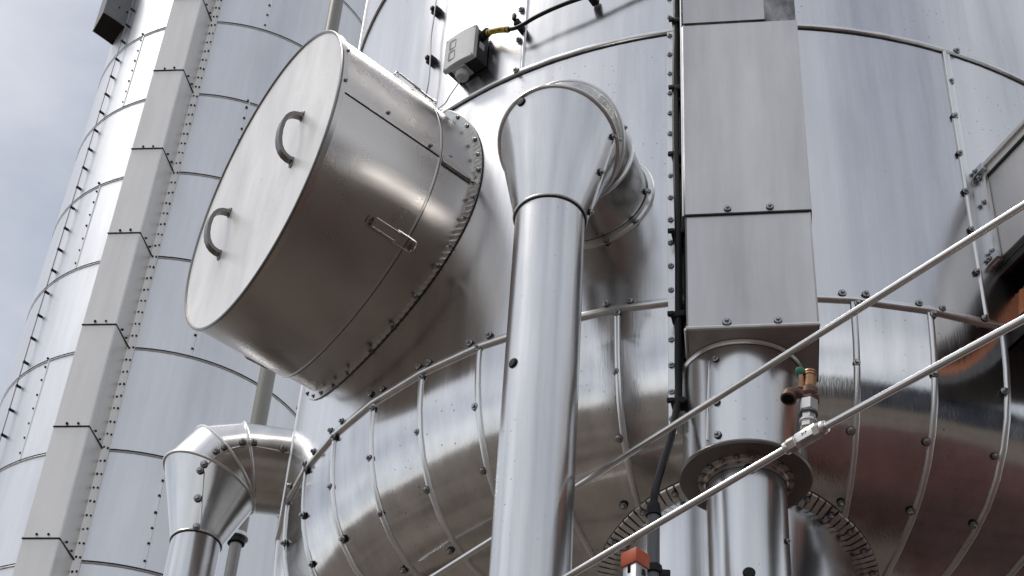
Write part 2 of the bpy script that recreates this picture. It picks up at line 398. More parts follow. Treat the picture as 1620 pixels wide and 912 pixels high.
# seam beads : ring at the knuckle, rings between courses, meridian beads
def band(angs, z, r0, h=.0048, w=.0058, jit=0.0):
    b = MB(); pr = [(-.004, w), (h * .75, w * .86), (h, w * .6), (h * 1.04, 0), (h, -w * .62), (h * .6, -w * .9), (-.004, -w)]
    b.grid([[cylp(a, z + dz + jit * math.sin(a * 1.7), r0 + dr) for dr, dz in pr] for a in angs]); return b
band(GAZ + [GAZ[0] + 360], ZB - .002, 1.0005, .0062, .0072).build('ring_bead', M['bead'], tank, ang=60)
for zz, r in ((ZR1, 1.003), (ZR0, 1.003)):
    band(range(0, 361, 2), zz, r - .002, .005, .0058, .0006).build('ring_bead', M['bead'], tank, ang=60)
    b = MB(); b.tube([cylp(a, zz - .0078, r - .0025) for a in range(0, 360, 3)], .0016, 6, closed=True); b.build('bead_lap_gap', M['gap'], tank)  # near-black tube run just under each ring bead
for a in GAZ:
    if not -95 < a < 45: continue
    ps = [cylp(a, z, r) for r, z in PROF[:11]]; rows = []; jt = random.uniform(-.0006, .0006)
    for k, p in enumerate(ps):
        d = (ps[min(k + 1, 10)] - ps[max(k - 1, 0)]).normalized(); nn = tvec(a).cross(d); nn = nn if nn.dot(nvec(a) - UZ * .6) > 0 else -nn
        p = p + tvec(a) * jt * math.sin(k)
        rows.append([p + tvec(a) * x + nn * h for x, h in ((-.0062, -.003), (-.0052, .0022), (-.0034, .0036), (0, .004), (.0034, .0036), (.0052, .0022), (.0062, -.003))])
    b = MB(); b.grid(rows); b.build('meridian_bead', M['bead'], tank, ang=60)
for a, z0, z1 in ((15.3, ZB, ZR1), (-33.9, ZR1, ZR0), (-80.5, ZB, ZTOP)):
    b = MB(); b.grid([[cylp(a + da, z0 + (z1 - z0) * i / 8, 1.0 + h) for da, h in ((-.36, -.002), (-.30, .0035), (-.2, .0052), (0, .0058), (.12, .005), (.2, .0022), (.62, .0018), (.66, -.002))] for i in range(9)]); b.build('vertical_bead', M['bead'], tank, ang=60)
TS = [(1512, 83), (1503, 131), (1509, 186), (1517, 245), (1526, 305), (1535, 365), (1544, 432), (1556, 506), (826, 17), (822, 65), (818, 114),
      (1332, 466), (1369, 468), (1453, 482), (1490, 490), (960, 483), (997, 478), (775, 532), (745, 545), (680, 576), (664, 582), (607, 617), (588, 624), (543, 668), (526, 683), (499, 716), (485, 736), (463, 770),
      (758, 552), (753, 645), (765, 745), (668, 598), (662, 685), (677, 775), (713, 871), (591, 648), (587, 726), (603, 813), (640, 901), (531, 693), (525, 771), (545, 853),
      (487, 745), (482, 816), (495, 893), (455, 790), (453, 860), (977, 497), (975, 589), (980, 694), (987, 799), (1356, 482), (1355, 575), (1346, 682), (1330, 795),
      (1475, 500), (1477, 593), (1465, 699), (1440, 808), (1587, 621), (1573, 722), (1539, 829)]
for (x, y) in TS:
    p, n = hit(x, y, BV)
    if p: twist(screw(p + n * .003, n, tank))
for i in range(14):
    z = ZB + .05 + i * .09
    screw(cylp(-81.6, z), nvec(-81.6), tank)

# bottom outlet with toothed collar
OUT = V((.42, 2.58, 0)); ORR = .216
b = MB(); b.lathe(OUT + UZ * 2.0, UZ, [(ORR, 0), (ORR, .4), (ORR, .8), (ORR, 1.2), (ORR, 1.33)], 64); b.build('outlet_neck', M['tank'], tank)
def toothed(n, fi, fo, lift, closed_part=1.0):
    """zig-zag strip between an inner and an outer curve given by angle"""
    rows = [[], []]; bb = MB()
    for k in range(n * 2 + 1):
        a = 2 * math.pi * k / (2 * n) * closed_part; h = lift if k % 2 else 0
        rows[0].append(fi(a, h)); rows[1].append(fo(a, h))
    bb.grid(rows); return bb
def dishp(a, r, h):
    p = OUT + V((math.sin(a), -math.cos(a), 0)) * r; rr = math.hypot(p.x - AX[0], p.y - AX[1])
    z = prof_z(rr); dz = (prof_z(min(.999, rr + .004)) - prof_z(rr - .004)) / .008
    n = (nrm_t(p) * dz - UZ).normalized()
    return V((p.x, p.y, z)) + n * (.003 + h)
b = MB(); b.grid([[dishp(2 * math.pi * k / 72, r, -.001) for k in range(73)] for r in (ORR - .004, ORR + .024)]); b.build('collar_gap', M['gore'], tank)
b = MB()
for k in range(110):
    a0 = 2 * math.pi * k / 110; a1 = a0 + 2 * math.pi / 110 * .72
    b.add([dishp(a0, ORR - .003, .004), dishp(a1, ORR - .003, .004), dishp(a1, ORR + .022, .002), dishp(a0, ORR + .022, .002), dishp(a0, ORR + .0235, -.001), dishp(a1, ORR + .0235, -.001)], [(0, 1, 2, 3), (3, 2, 5, 4)])
b.build('toothed_collar', M['bead'], tank, smooth=False, kind='stuff')
for a in (-70, -50, -34, -20, 22, 34, 46, 58, 72, 88, 104):
    p = dishp(R_(a), ORR + .012, .004); q = dishp(R_(a), ORR + .02, .004); r = dishp(R_(a + 4), ORR + .012, .004)
    n = (q - p).cross(r - p).normalized(); n = n if n.z < 0 else -n
    screw(p, n, tank, s=.9)

# ------------------------------------------------------------------ hatch (insulated manway box)
HD = -59.47; HN, HT = nvec(HD), tvec(HD)
CB = A3 + HT * .030 + UZ * (2.413 + 1.6)                       # centre at the tank
CC = EYE + (V((-.50432, 2.49623, 2.40093)) + (V((-.51873, 2.56756, 2.46953)) - V((-.50432, 2.49623, 2.40093))) * .2)
RC, RB = .3177, .3125
hatch = thing('insulated_hatch', 'large drum-shaped hatch cover with pale round lid and two handles on the tank wall', 'hatch', tuple(CB + HN * .95))
def on_tank_from(p):      # slide p along the hatch axis direction onto the tank cylinder
    q = V((p.x - AX[0], p.y - AX[1], 0)); bq = q.dot(HN); c = q.dot(q) - 1.0
    return p + HN * (-bq + math.sqrt(max(bq * bq - c, 0)))
NH = 96
def drum(th, s, dr=0.0):
    """th = angle round the drum, s = 0 at the tank wall, 1 at the lid"""
    d = HT * math.cos(th) + UZ * math.sin(th)
    p0 = on_tank_from(CB + d * (RB + dr)); p1 = CC + d * (RC + dr)
    return p0 + (p1 - p0) * s
TH = [2 * math.pi * k / NH for k in range(NH)]
SJ = .27
b = MB(); b.grid([[drum(t, s) for t in TH] for s in (-.08, 0, .09, .18, SJ)], 0, True); neck = b.build('hatch_neck', M['hatch'], hatch)
b = MB(); b.grid([[drum(t, s, .0035) for t in TH] for s in (SJ - .01, SJ)] + [[drum(t, s, .004) for t in TH] for s in (SJ + .001, .45, .63, .81, .985)] , 0, True)
shell = b.build('cover_shell', M['hatch'], hatch)
b = MB(); b.tube([drum(t, SJ - .002, .0025) for t in TH], .0016, 8, closed=True); b.build('joint_gap', M['gap'], hatch)
b = MB(); b.tube([drum(t, SJ + .012, .0035) for t in TH], .0014, 8, closed=True); b.build('joint_bead', M['hatch'], hatch)
# lid : disc with rolled rim
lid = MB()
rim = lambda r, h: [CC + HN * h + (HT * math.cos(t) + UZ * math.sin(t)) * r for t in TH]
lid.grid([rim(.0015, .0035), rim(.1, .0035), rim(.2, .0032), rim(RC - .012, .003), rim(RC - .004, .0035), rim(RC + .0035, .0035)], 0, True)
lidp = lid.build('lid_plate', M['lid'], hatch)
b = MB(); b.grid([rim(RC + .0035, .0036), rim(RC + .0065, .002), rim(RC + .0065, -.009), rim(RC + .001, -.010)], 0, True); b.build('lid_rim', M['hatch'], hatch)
b = MB(); b.tube(rim(RC + .0050, .0040), .0032, 8, closed=True); b.build('rim_edge', M['dsteel'], hatch)  # dark steel tone stands in for the rolled edge's dark reflection
# lap seam along the drum
BH = bvh(shell, neck)
p, n = hit(538, 132, bvh(shell)) ; p2 = p or CC
def th_of(p):
    q = p - (CB + (CC - CB) * ((p - CB).dot(HN) / (CC - CB).dot(HN))); return math.atan2(q.z, q.dot(HT))
p, n = hit(560, 150, BH); T1 = th_of(p); p, n = hit(683, 238, BH); T2 = th_of(p); p, n = hit(740, 278, BH)
TSEAM = (T1 + T2) / 2; T3 = th_of(p) if p else TSEAM
def lap(s0, s1, th, w, parent, name='lap_strip'):
    b = MB(); b.grid([[drum(th + w * k / 3, s0 + (s1 - s0) * i / 8, .0062 if k else .0045) for k in range(-1, 4)] for i in range(9)]); b.build(name, M['hatch'], parent)
    b = MB(); b.tube([drum(th - w * .40, s0 + (s1 - s0) * i / 8, .0044) for i in range(9)], .0009, 6); b.build('lap_gap', M['gap'], parent)
lap(SJ + .01, 1.0, TSEAM, .05, hatch); lap(0.02, SJ - .015, TSEAM - .02, .05, hatch)
for (x, y) in ((549, 83), (545, 129), (613, 180), (680, 232), (711, 250)):
    p, n = hit(x, y, BH)
    if p: screw(p + n * .004, n, hatch, s=.55)
# toothed collar on the tank
def colp(th, r, h):
    d = HT * math.cos(th) + UZ * math.sin(th); p = on_tank_from(CB + d * r); return p + nrm_t(p) * (.003 + h)
cb = toothed(150, lambda a, h: colp(a, RB - .002, h), lambda a, h: colp(a, RB + .0165, h), .0035); cb.build('toothed_collar', M['bead'], hatch, smooth=False)
b = MB(); b.tube([colp(t, RB + .017, .001) for t in TH], .0009, 6, closed=True); b.build('collar_edge', M['dsteel'], hatch)
for (x, y) in ((724, 193), (739, 206), (748, 228), (753, 251), (752, 275), (740, 318), (729, 348), (707, 391), (688, 421), (657, 468), (622, 514), (588, 552), (553, 586), (531, 605), (514, 617), (502, 621), (493, 617)):
    p, n = hit(x, y, BV)
    if p: q = th_of(p); pp = colp(math.atan2((p - CB).z, (p - CB).dot(HT)), RB + .010, .004); screw(pp, nrm_t(pp), hatch, s=.66)
# handles on the lid
def handle(f1, f2):
    a = on_plane(*f1, CC + HN * .0035, HN); c = on_plane(*f2, CC + HN * .0035, HN)
    ax = (c - a); L = ax.length; ax.normalize(); sd = HN.cross(ax)
    b = MB(); h = .034
    prof = [(.105, .003), (.11, .010), (.135, .019), (.18, .026), (.25, .032), (.36, .036), (.5, .0375), (.64, .036), (.75, .032), (.82, .026), (.865, .019), (.89, .010), (.895, .003)]
    pts = [a + ax * L * s + HN * z for s, z in prof]
    rows = []
    for i, q in enumerate(pts):
        d = (pts[min(i + 1, len(pts) - 1)] - pts[max(i - 1, 0)]).normalized(); nn = d.cross(sd).normalized()
        rows.append([q + sd * x + nn * y for x, y in ((-.0085, 0), (-.0075, .004), (.0075, .004), (.0085, 0), (.0075, -.004), (-.0075, -.004))])
    b.grid(rows, 0, True); h_ = b.build('handle', M['dsteel'], lidp, ang=50)
    for q, s in ((a, 1), (c, -1)):
        b = MB(); b.lathe(q + ax * L * .055 * s, HN, [(.0085, -.001), (.0085, .0022), (.007, .003)], 16)
        b.box(q + ax * L * .1 * s + HN * .0008, ax * .008, sd * .0055, HN * .0014)
        b.build('handle_foot', M['dsteel'], lidp, ang=40)
        screw(q + ax * L * .035 * s + HN * .003, HN, lidp, s=.4, name='rivet')
handle((480, 177), (460, 265)); handle((365, 330), (346, 411))
# toggle latches
def latch(th, s0=SJ + .3, s1=SJ - .1):
    P = lambda s, t=0.0, h=0.0: drum(th + t * .72 / RC, s, .005 + h * .8)
    b = MB(); b.grid([[P(s0 + (SJ + .03 - s0) * i / 6, w, .0015) for w in (-.011, -.006, 0, .006, .011)] for i in range(7)])
    b.grid([[P(s0 + (SJ + .03 - s0) * i / 6, w, .0015) for i in range(7)] for w in (.011, .0115)])
    r = b.build('latch', M['hatch'], hatch)
    b = MB(); b.tube([P(SJ + .26, -.011, .006), P(SJ + .26, -.012, .011), P(SJ + .08, -.012, .009)], .0018, 6); b.tube([P(SJ + .26, .011, .006), P(SJ + .26, .012, .011), P(SJ + .08, .012, .009)], .0018, 6)
    b.grid([[P(SJ + .27 - .18 * i / 4, w, .012) for w in (-.009, 0, .009)] for i in range(5)]); b.build('lever', M['hatch'], r)
    b = MB(); b.tube([P(SJ + .1, -.016, .007), P(SJ + .02, -.016, .006), P(SJ - .04, -.015, .006), P(SJ - .055, -.008, .008), P(SJ - .055, .008, .008), P(SJ - .04, .015, .006), P(SJ + .02, .016, .006), P(SJ + .1, .016, .007)], .0019, 6); b.build('bail_wire', M['steel'], r)
    b = MB(); b.grid([[P(SJ - .03 + (s1 - SJ + .03) * i / 4, w, .002 + (.007 if i == 0 else 0)) for w in (-.011, 0, .011)] for i in range(5)]); b.build('strike_plate', M['hatch'], r)
    for s, w in ((s0 - .03, -.004), (s0 - .06, .004), (s1 + .03, -.003), (s1 + .055, .003)):
        q = P(s, w, .002); c0 = CB + (CC - CB) * ((q - CB).dot(HN) / (CC - CB).dot(HN)); screw(q, (q - c0), r, s=.36, name='rivet')
p, n = hit(638, 366, BH); latch(th_of(p))
TL = th_of(p)
for (x, y) in ((655, 152), (432, 580)):
    best = None
    for k in range(720):
        t = 2 * math.pi * k / 720; q = drum(t, SJ + .08, .012) - EYE
        px = PXW / 2 + FPX * q.dot(RT) / q.dot(FW); py = PXH / 2 - FPX * q.dot(UP) / q.dot(FW)
        e = (px - x) ** 2 + (py - y) ** 2
        if best is None or e < best[0]: best = (e, t)
    latch(best[1])

# ------------------------------------------------------------------ vents : horizontal stub, mitred elbow, cone, downpipe
def vent(label, az, off, Ls, zt, D, Lt, zbot, dcone=.5, q3=(0., 1.), q2=(.55, .87), q1=(1.0, .46), cc=.64, cr=.30):
    n, t = nvec(az), tvec(az)
    base = A3 + t * off
    root = thing('vent_pipe', label, 'pipe', tuple(base + n * (Lt + cc * D)), 'vent pipes with mitred elbows on the tank')
    P = lambda L, s, z: base + n * L + t * s + UZ * z
    N = 56
    def ell(T, Q, bw):
        c = ((T[0] + Q[0]) / 2, (T[1] + Q[1]) / 2); h = ((Q[0] - T[0]) / 2, (Q[1] - T[1]) / 2)
        return [P(c[0] + h[0] * math.cos(2 * math.pi * k / N), bw * math.sin(2 * math.pi * k / N), c[1] + h[1] * math.cos(2 * math.pi * k / N)) for k in range(N)]
    T = (Lt, zt)
    e0 = ell((Ls, zt), (Ls, zt + D), D / 2); e3 = ell(T, (Lt + q3[0] * D, zt + q3[1] * D), D / 2)
    e2 = ell(T, (Lt + q2[0] * D, zt + q2[1] * D), D / 2); e1 = ell(T, (Lt + q1[0] * D, zt + q1[1] * D), D / 2 * .99)
    rc = cr * D; zc = zt - dcone * D; Lc = Lt + cc * D
    ec = [P(Lc + rc * math.cos(2 * math.pi * k / N), rc * math.sin(2 * math.pi * k / N), zc) for k in range(N)]
    rp = rc * .975
    def pc(z, r=rp): return [P(Lc + r * math.cos(2 * math.pi * k / N), r * math.sin(2 * math.pi * k / N), z) for k in range(N)]
    mix = lambda A, B, f: [a + (c - a) * f for a, c in zip(A, B)]
    outs = []
    for nm, A, B in (('stub', e0, e3), ('elbow_segment', e3, e2), ('elbow_segment', e2, e1), ('cone', e1, ec)):
        b = MB(); b.grid([mix(A, B, i / 5) for i in range(6)], 0, True); outs.append(b.build(nm, M['pipe'], root, ang=60))
    b = MB(); b.grid([pc(zc + .006), pc(zc - .3), pc(zc - .8), pc(zbot)], 0, True); outs.append(b.build('downpipe', M['pipe'], root))
    for E_, r in ((e3, .0032), (e2, .0032), (e1, .0034)):
        b = MB(); cen = sum(E_, V((0, 0, 0))) / N; b.tube([p + (p - cen).normalized() * .0008 for p in E_], r, 8, closed=True); b.build('mitre_bead', M['bead'], root)
    b = MB(); b.tube(ec, .0026, 8, closed=True); b.build('cone_lip', M['bead'], root)
    b = MB(); b.tube(pc(zc - .0025, rp + .0004), .0018, 8, closed=True); b.build('lip_gap', M['gap'], root)
    return dict(root=root, parts=outs, e=(e0, e3, e2, e1, ec), P=P, rp=rp, zc=zc, Lc=Lc, N=N, n=n, t=t)
V1 = vent('wide brushed vent pipe with flared cone top, in front of the tank centre', -22.4, -.0333, .955, 2.125 + 1.6, .21, 1.103, 0.0, .633, cc=.53, cr=.283, q1=(.87, .54), q2=(.52, .97))
BV1 = bvh(*V1['parts'])
def plug(px, py, bv, root, r=.0085, name='rubber_plug'):
    p, n = hit(px, py, bv)
    if not p: return
    b = MB(); b.lathe(p - n * .002, n, [(r, 0), (r, .0035), (r * .8, .0052), (r * .15, .0055)], 20); b.build(name, M['rubber'], root)
plug(825, 162, BV1, V1['root']); plug(812, 575, BV1, V1['root'])
def surf_strip(pts, bv, root, w=.006, name='lap_strip', m='bead'):
    b = MB(); P3 = []
    for (x, y) in pts:
        p, n = hit(x, y, bv)
        if p: P3.append(p + n * .0008)
    if len(P3) > 1: b.tube(P3, .0016, 6); b.build(name, M[m], root)
def surf_screws(pts, bv, root, s=.9):
    for (x, y) in pts:
        p, n = hit(x, y, bv)
        if p: twist(screw(p + n * .0015, n, root, s=s))
surf_strip([(971 - 4 * i, 222 + 12.2 * i) for i in range(10)], BV1, V1['root'])
surf_screws([(968, 217), (949, 273), (932, 336), (977, 222), (986, 203), (992, 205), (1003, 221), (1009, 241), (1020, 304)], BV1, V1['root'])
# flange of the stub on the tank
def stub_flange(vd, D, zt, az, off, lo=0, hi=360):
    b = MB(); rows = [[], [], []]
    n, t = nvec(az), tvec(az); base = A3 + t * off
    for k in range(73):
        a = 2 * math.pi * k / 72
        for i, (r, h) in enumerate(((D / 2 + .001, .012), (D / 2 + .0015, .004), (D / 2 + .0095, .003))):
            y = r * math.cos(a); z = zt + D / 2 + r * math.sin(a); q = base + t * y + UZ * z
            d = V((q.x - AX[0], q.y - AX[1], 0)); bb = d.dot(n); c = d.dot(d) - 1; q = q + n * (-bb + math.sqrt(max(bb * bb - c, 0)))
            rows[i].append(q + nrm_t(q) * h)
    b.grid(rows); b.build('stub_flange', M['bead'], vd['root'])
    b = MB(); b.tube(rows[2][:-1], .0022, 6, closed=True); b.build('flange_edge', M['bead'], vd['root'])
stub_flange(V1, .21, 3.725, -22.4, -.0333)
for (x, y) in ((1026, 305), (1006, 352), (960, 383)):
    p, n = hit(x, y, BV)
    if p: screw(p + n * .004, n, V1['root'], s=.85)

VA, VO, VD = -84, -.035, .19
_vb = A3 + tvec(VA) * VO
_p = on_plane(402, 801, _vb, tvec(VA)); _q = on_plane(310, 860, _vb, tvec(VA))
_L, _Lc = (_p - _vb).dot(nvec(VA)), (_q - _vb).dot(nvec(VA))
V2 = vent('smaller looking vent pipe with segmented elbow, behind the left edge of the tank', VA, VO, .96, _p.z, VD, _L, 0.0, (_p.z - _q.z) / VD, cc=(_Lc - _L) / VD, cr=40.5 * (_q - EYE).dot(FW) / FPX / VD, q3=(.29, 1.0), q2=(.80, .86), q1=(1.08, .42))

BV2 = bvh(*V2['parts'])
surf_strip([(323, 747), (321, 770), (319, 800), (316, 838)], BV2, V2['root']); surf_strip([(327, 737), (337, 727), (348, 717)], BV2, V2['root']); surf_strip([(358, 713), (372, 709), (387, 706)], BV2, V2['root']); surf_strip([(393, 706), (420, 710), (457, 717)], BV2, V2['root'])
surf_screws([(342, 714), (355, 708), (384, 700), (401, 701), (448, 711), (323, 735), (317, 745), (313, 789), (311, 834)], BV2, V2['root'], 1.15)

# ------------------------------------------------------------------ square duct on the tank front
DZ = -9.6; DN, DT = nvec(DZ), tvec(DZ); DL = 1.112; DO = .0228; DW = .1045
dbase = A3 + DT * DO
D = lambda t, n, z: dbase + DT * t + DN * n + UZ * z
ZD = 1.798 + 1.6
sq = thing('square_duct', 'flat-sided square metal duct standing up the tank front, open to a round pipe below', 'duct', tuple(D(0, 1.0, ZD)))
zj = on_plane(1190, 337, D(0, DL, 0), DN).z
zk = on_plane(1180, 38, D(0, DL, 0), DN).z
def box_shell(z0, z1, w, n1, n0, name, m='duct', ch=.003, parent=sq, bottom=False):
    b = MB(); pl = [(-w, n0), (-w, n1 - ch), (-w + ch, n1), (w - ch, n1), (w, n1 - ch), (w, n0)]
    b.grid([[D(t, n, z0 + (z1 - z0) * i / 4) for t, n in pl] for i in range(5)])
    if bottom: b.cap([D(t, n, z0) for t, n in pl])
    b.grid([[D(t, n, z0) for t, n in pl], [D(t * .985, n - .002, z0) for t, n in pl]])
    return b.build(name, M[m], parent, ang=25)
low = box_shell(ZD, zj + .012, DW, DL, .93, 'duct_section', bottom=True)
mid = box_shell(zj, zk, DW + .0022, DL + .0026, .93, 'duct_section')
up = box_shell(zk - .006, zk + .5, DW + .0002, DL + .0006, .93, 'duct_section', 'dirty'); up['label'] = 'scuffed upper duct section with dark smears'
b = MB(); b.box(D(-.028, DL + .0022, zk + .25), DT * .0755, DN * .002, UZ * .244, 0); b.build('cover_plate', M['duct'], sq, False)
b = MB(); b.tube([D(-DW - .001, DL + .001, ZD + .002), D(DW + .001, DL + .001, ZD + .002)], .0038, 8); b.tube([D(-DW - .001, DL, ZD + .002), D(-DW - .001, .96, ZD + .002)], .003, 6); b.build('bottom_hem', M['bead'], sq)
b = MB(); b.box(D(0, DL + .0018, zj - .0015), DT * (DW + .001), DN * .0012, UZ * .0016); b.build('joint_gap', M['gap'], sq, False)
b = MB(); b.tube([D(-DW - .003, DL - .002, zj), D(-DW - .003, DL - .002, zk + .5)], .0018, 6); b.build('corner_edge', M['bead'], sq)
BQ = bvh(low, mid)
surf_screws([(1151, 331), (1218, 328), (1150, 511), (1231, 508)], BQ, sq, 1.0)
# round transition, flange plate and pipe below
CL = .985; CT = .0
RCY = .0975; ZF = on_z(1180, 756, 0).z
dd = ray(1180, 756); pc_ = D(CT, CL, 0); ZF = EYE.z + math.hypot(pc_.x, pc_.y) * dd.z / math.hypot(dd.x, dd.y)
q = at_dist(1180, 756, math.hypot(pc_.x, pc_.y)); CX = V((q.x, q.y, 0))
rd = thing('round_outlet_pipe', 'round metal pipe with wide flange plate hanging below the square duct', 'pipe', (CX.x, CX.y, 0))
b = MB(); b.lathe(CX + UZ * ZF, UZ, [(RCY, 0), (RCY, .08), (RCY, .16), (RCY, ZD - ZF - .002)], 72, caps=False); big = b.build('outlet_collar', M['pipe'], rd)
b = MB(); b.lathe(CX + UZ * (ZD - .008), UZ, [(RCY + .001, 0), (RCY + .0015, .004), (RCY + .004, .0072)], 72, caps=False); b.build('collar_lip', M['bead'], rd)
b = MB(); b.lathe(CX + UZ * (ZF - .008), UZ, [(.0001, 0), (.06, 0), (.0985, 0), (.1025, .001), (.1045, .0045), (.1035, .008), (.0975, .0105)], 72, caps=False); b.build('flange_plate', plain('flange_plate_steel', (.22, .20, .19), .42, .9, .2), rd)
RP = .0622
b = MB(); b.lathe(CX, UZ, [(RP, 0), (RP, 1.0), (RP, 1.9), (RP, ZF - .30), (RP, ZF - .006)], 64, caps=False); np_ = b.build('downpipe', M['pipe'], rd)
b = MB(); b.lathe(CX + UZ * (ZF - .0185), UZ, [(RP + .0008, -.004), (RP + .0012, .006), (RP + .004, .0085), (RP + .0125, .0092), (RP + .0125, .0105)], 64, caps=False); b.build('pipe_collar', M['hatch'], rd)
BRD = bvh(big, np_)
for k in range(11):
    a = R_(-100 + k * 20); d = V((math.sin(a), -math.cos(a), 0)); screw(CX + d * (RP + .008) + UZ * (ZF - .0095), V((0, 0, -1)), rd, s=.72)
surf_strip([(1123, 572), (1121.5, 610), (1120, 650), (1119, 697)], BRD, rd)
surf_screws([(1133, 569), (1134, 637), (1136, 689)], BRD, rd, .9)
plug(1186, 742, bvh(np_), rd, .0095); plug(1185, 907, bvh(np_), rd, .0095)
surf_screws([(1244, 857)], bvh(np_), rd, .7)

# ------------------------------------------------------------------ rail with black cable beside the duct
AR = -15.75
rail = thing('cable_rail', 'narrow upright metal angle strip with screws between tank panels and square duct', 'rail', tuple(cylp(AR, 3.3)))
zr0 = on_cyl(1064, 690, AX, 1.0).z
b = MB()
def railp(a, z, h): return cylp(a, z, 1.0 + h)
zs = [zr0 + (5.4 - zr0) * i / 30 for i in range(31)]
b.grid([[railp(a, z, h) for a, h in ((AR - .55, .002), (AR - .5, .005), (AR + .25, .005), (AR + .32, .02), (AR + .42, .02), (AR + .45, .002))] for z in zs]); b.build('angle_strip', M['bead'], rail, ang=30)
z = zr0 + .03
while z < 5.2:
    screw(railp(AR - .2, z, .0055), nvec(AR), rail, s=.75); z += .055
cable = thing('power_cable', 'thick black cable clipped along the upright rail and curving down into the grey conduit', 'cable', tuple(cylp(AR + .6, 3.2)))
cp = [railp(AR + .62 + .1 * math.sin(z * 9), z, .026 + .004 * math.sin(z * 7)) for z in (5.4, 5.1, 4.8, 4.55, 4.3, 4.1, 3.9, 3.7, 3.55, 3.42, 3.34)]
CDT = at_dist(1034, 800, 2.17)
cp += [at_dist(1062, 690, 2.22), at_dist(1046, 742, 2.19), at_dist(1036, 780, 2.17), CDT - UZ * .01]
b = MB(); b.tube(smoothpts(cp, 5), .0062, 10); b.build('cable_sheath', M['cable'], cable)
cpb = [p + tvec(AR) * .012 - nvec(AR) * .008 for p in cp[:10]]
b = MB(); b.tube(smoothpts(cpb, 5), .004, 8); b.build('thin_cable', M['cable'], cable)
for y in (38, 145, 250, 372, 503, 640):
    p = on_cyl(1070, y, AX, 1.02)
    n, t = nvec(AR), tvec(AR); b = MB()
    b.box(p + t * .004, t * .012, n * .012, UZ * .006, 0, .002); b.box(p - t * .008 + n * .012, t * .005, n * .003, UZ * .0035); b.tube([p + t * .013 - UZ * .003, p + t * .02 + n * .008 - UZ * .01], .002, 6)
    b.build('cable_clip', M['clip'], cable)

cd = thing('grey_conduit', 'upright grey plastic conduit with black gland on top, taking the black cable', 'conduit', (CDT.x, CDT.y, 0))
b = MB(); b.lathe(V((CDT.x, CDT.y, 1.2)), UZ, [(.0092, 0), (.0092, CDT.z - 1.2 - .005)], 20); b.build('conduit_tube', M['conduit'], cd)
b = MB(); b.lathe(CDT - UZ * .02, UZ, [(.0095, 0), (.0118, .001), (.0118, .008), (.0105, .009), (.0105, .016), (.0095, .022), (.0066, .024)], 16); b.build('cable_gland', M['clip'], cd)
q = at_dist(1034, 897, 2.17)
b = MB(); b.lathe(V((CDT.x, CDT.y, q.z - .012)), UZ, [(.0125, 0), (.0135, .004), (.0125, .012), (.0098, .014)], 18); b.box(V((CDT.x - .02, CDT.y - .004, q.z)), V((.009, 0, 0)), V((0, .006, 0)), V((0, 0, .006)), 0, .0015); b.box(V((CDT.x + .016, CDT.y, q.z - .012)), V((.008, 0, 0)), V((0, .006, 0)), V((0, 0, .006)), 0, .0015)
b.build('pipe_clamp', M['clip'], cd)

# strut post with orange cap
pt = at_dist(1005, 878, 2.06)
PA = 13.0; pn, ptv = nvec(PA - 60), tvec(PA - 60)
post = thing('strut_post', 'galvanised steel strut post with orange plastic end cap beside the grey conduit', 'post', (pt.x, pt.y, 0))
b = MB(); hw = .0122
zc_ = pt.z
pcn = V((pt.x, pt.y, 0)) - pn * hw * .0
b.box(V((pcn.x, pcn.y, (zc_ - .014) / 2)), ptv * hw, pn * hw, UZ * (zc_ - .014) / 2, 0, .0018); b.build('strut', M['galv'], post)
b = MB(); b.box(V((pcn.x, pcn.y, zc_ - .0105)), ptv * (hw + .0022), pn * (hw + .0022), UZ * .0118, 0, .0022); b.build('end_cap', M['orange'], post)
for k in range(2):
    z = zc_ - .027 - .045 * k; b = MB()
    for dr, tv in ((pn, ptv),):
        b.box(V((pcn.x, pcn.y, z)) + dr * hw, tv * .0026, dr * .0008, UZ * .0075, 0, .0006)
    b.build('slot', M['hole'], post)
b = MB(); b.tube([pcn + UZ * (zc_ - .032) + ptv * hw, V((CDT.x, CDT.y, zc_ - .04))], .005, 8); b.build('clamp_arm', M['clip'], post)

# ------------------------------------------------------------------ stainless tubes
ta0 = at_dist(690, 911, 2.40); ta = at_dist(842, 814, 2.285); ta2 = at_dist(1620, 325, 1.56)
dA = (ta2 - ta).normalized()
tA = thing('steel_tube', 'upper thin stainless tube running diagonally across the duct to the right edge', 'tube', tuple(ta))
b = MB(); b.tube([ta - dA * .5, ta, (ta + ta2) / 2, ta2, ta2 + dA * 1.8], .0048, 14); b.build('tube_run', M['steel'], tA)
tb0 = at_dist(905, 908, 2.06); tbf = at_dist(1278, 690, 1.86); tb2 = at_dist(1620, 505, 1.60)
tB = thing('steel_tube', 'lower thin stainless tube carrying the tee fitting and brass valve', 'tube', tuple(tbf))
d1 = (tbf - tb0).normalized(); d2 = (tb2 - tbf).normalized()
b = MB(); b.tube([tb0 - d1 * .5, tb0, tbf - d1 * .01], .0049, 14); b.build('tube_run', M['steel'], tB)
b = MB(); b.tube([tbf + d2 * .01, tb2, tb2 + d2 * 1.8], .0049, 14); b.build('tube_run', M['steel'], tB)
def hexn(b, o, d, r, h, ch=.0012): b.lathe(o, d, [(r * .9, 0), (r, ch), (r, h - ch), (r * .9, h)], 6)
dm = (d1 + d2).normalized()
b = MB(); b.box(tbf, dm * .0175, dm.cross(UZ).normalized() * .0078, dm.cross(UZ).normalized().cross(dm) * .0078, 0, .0015); tee = b.build('tee_body', M['fit'], tB)
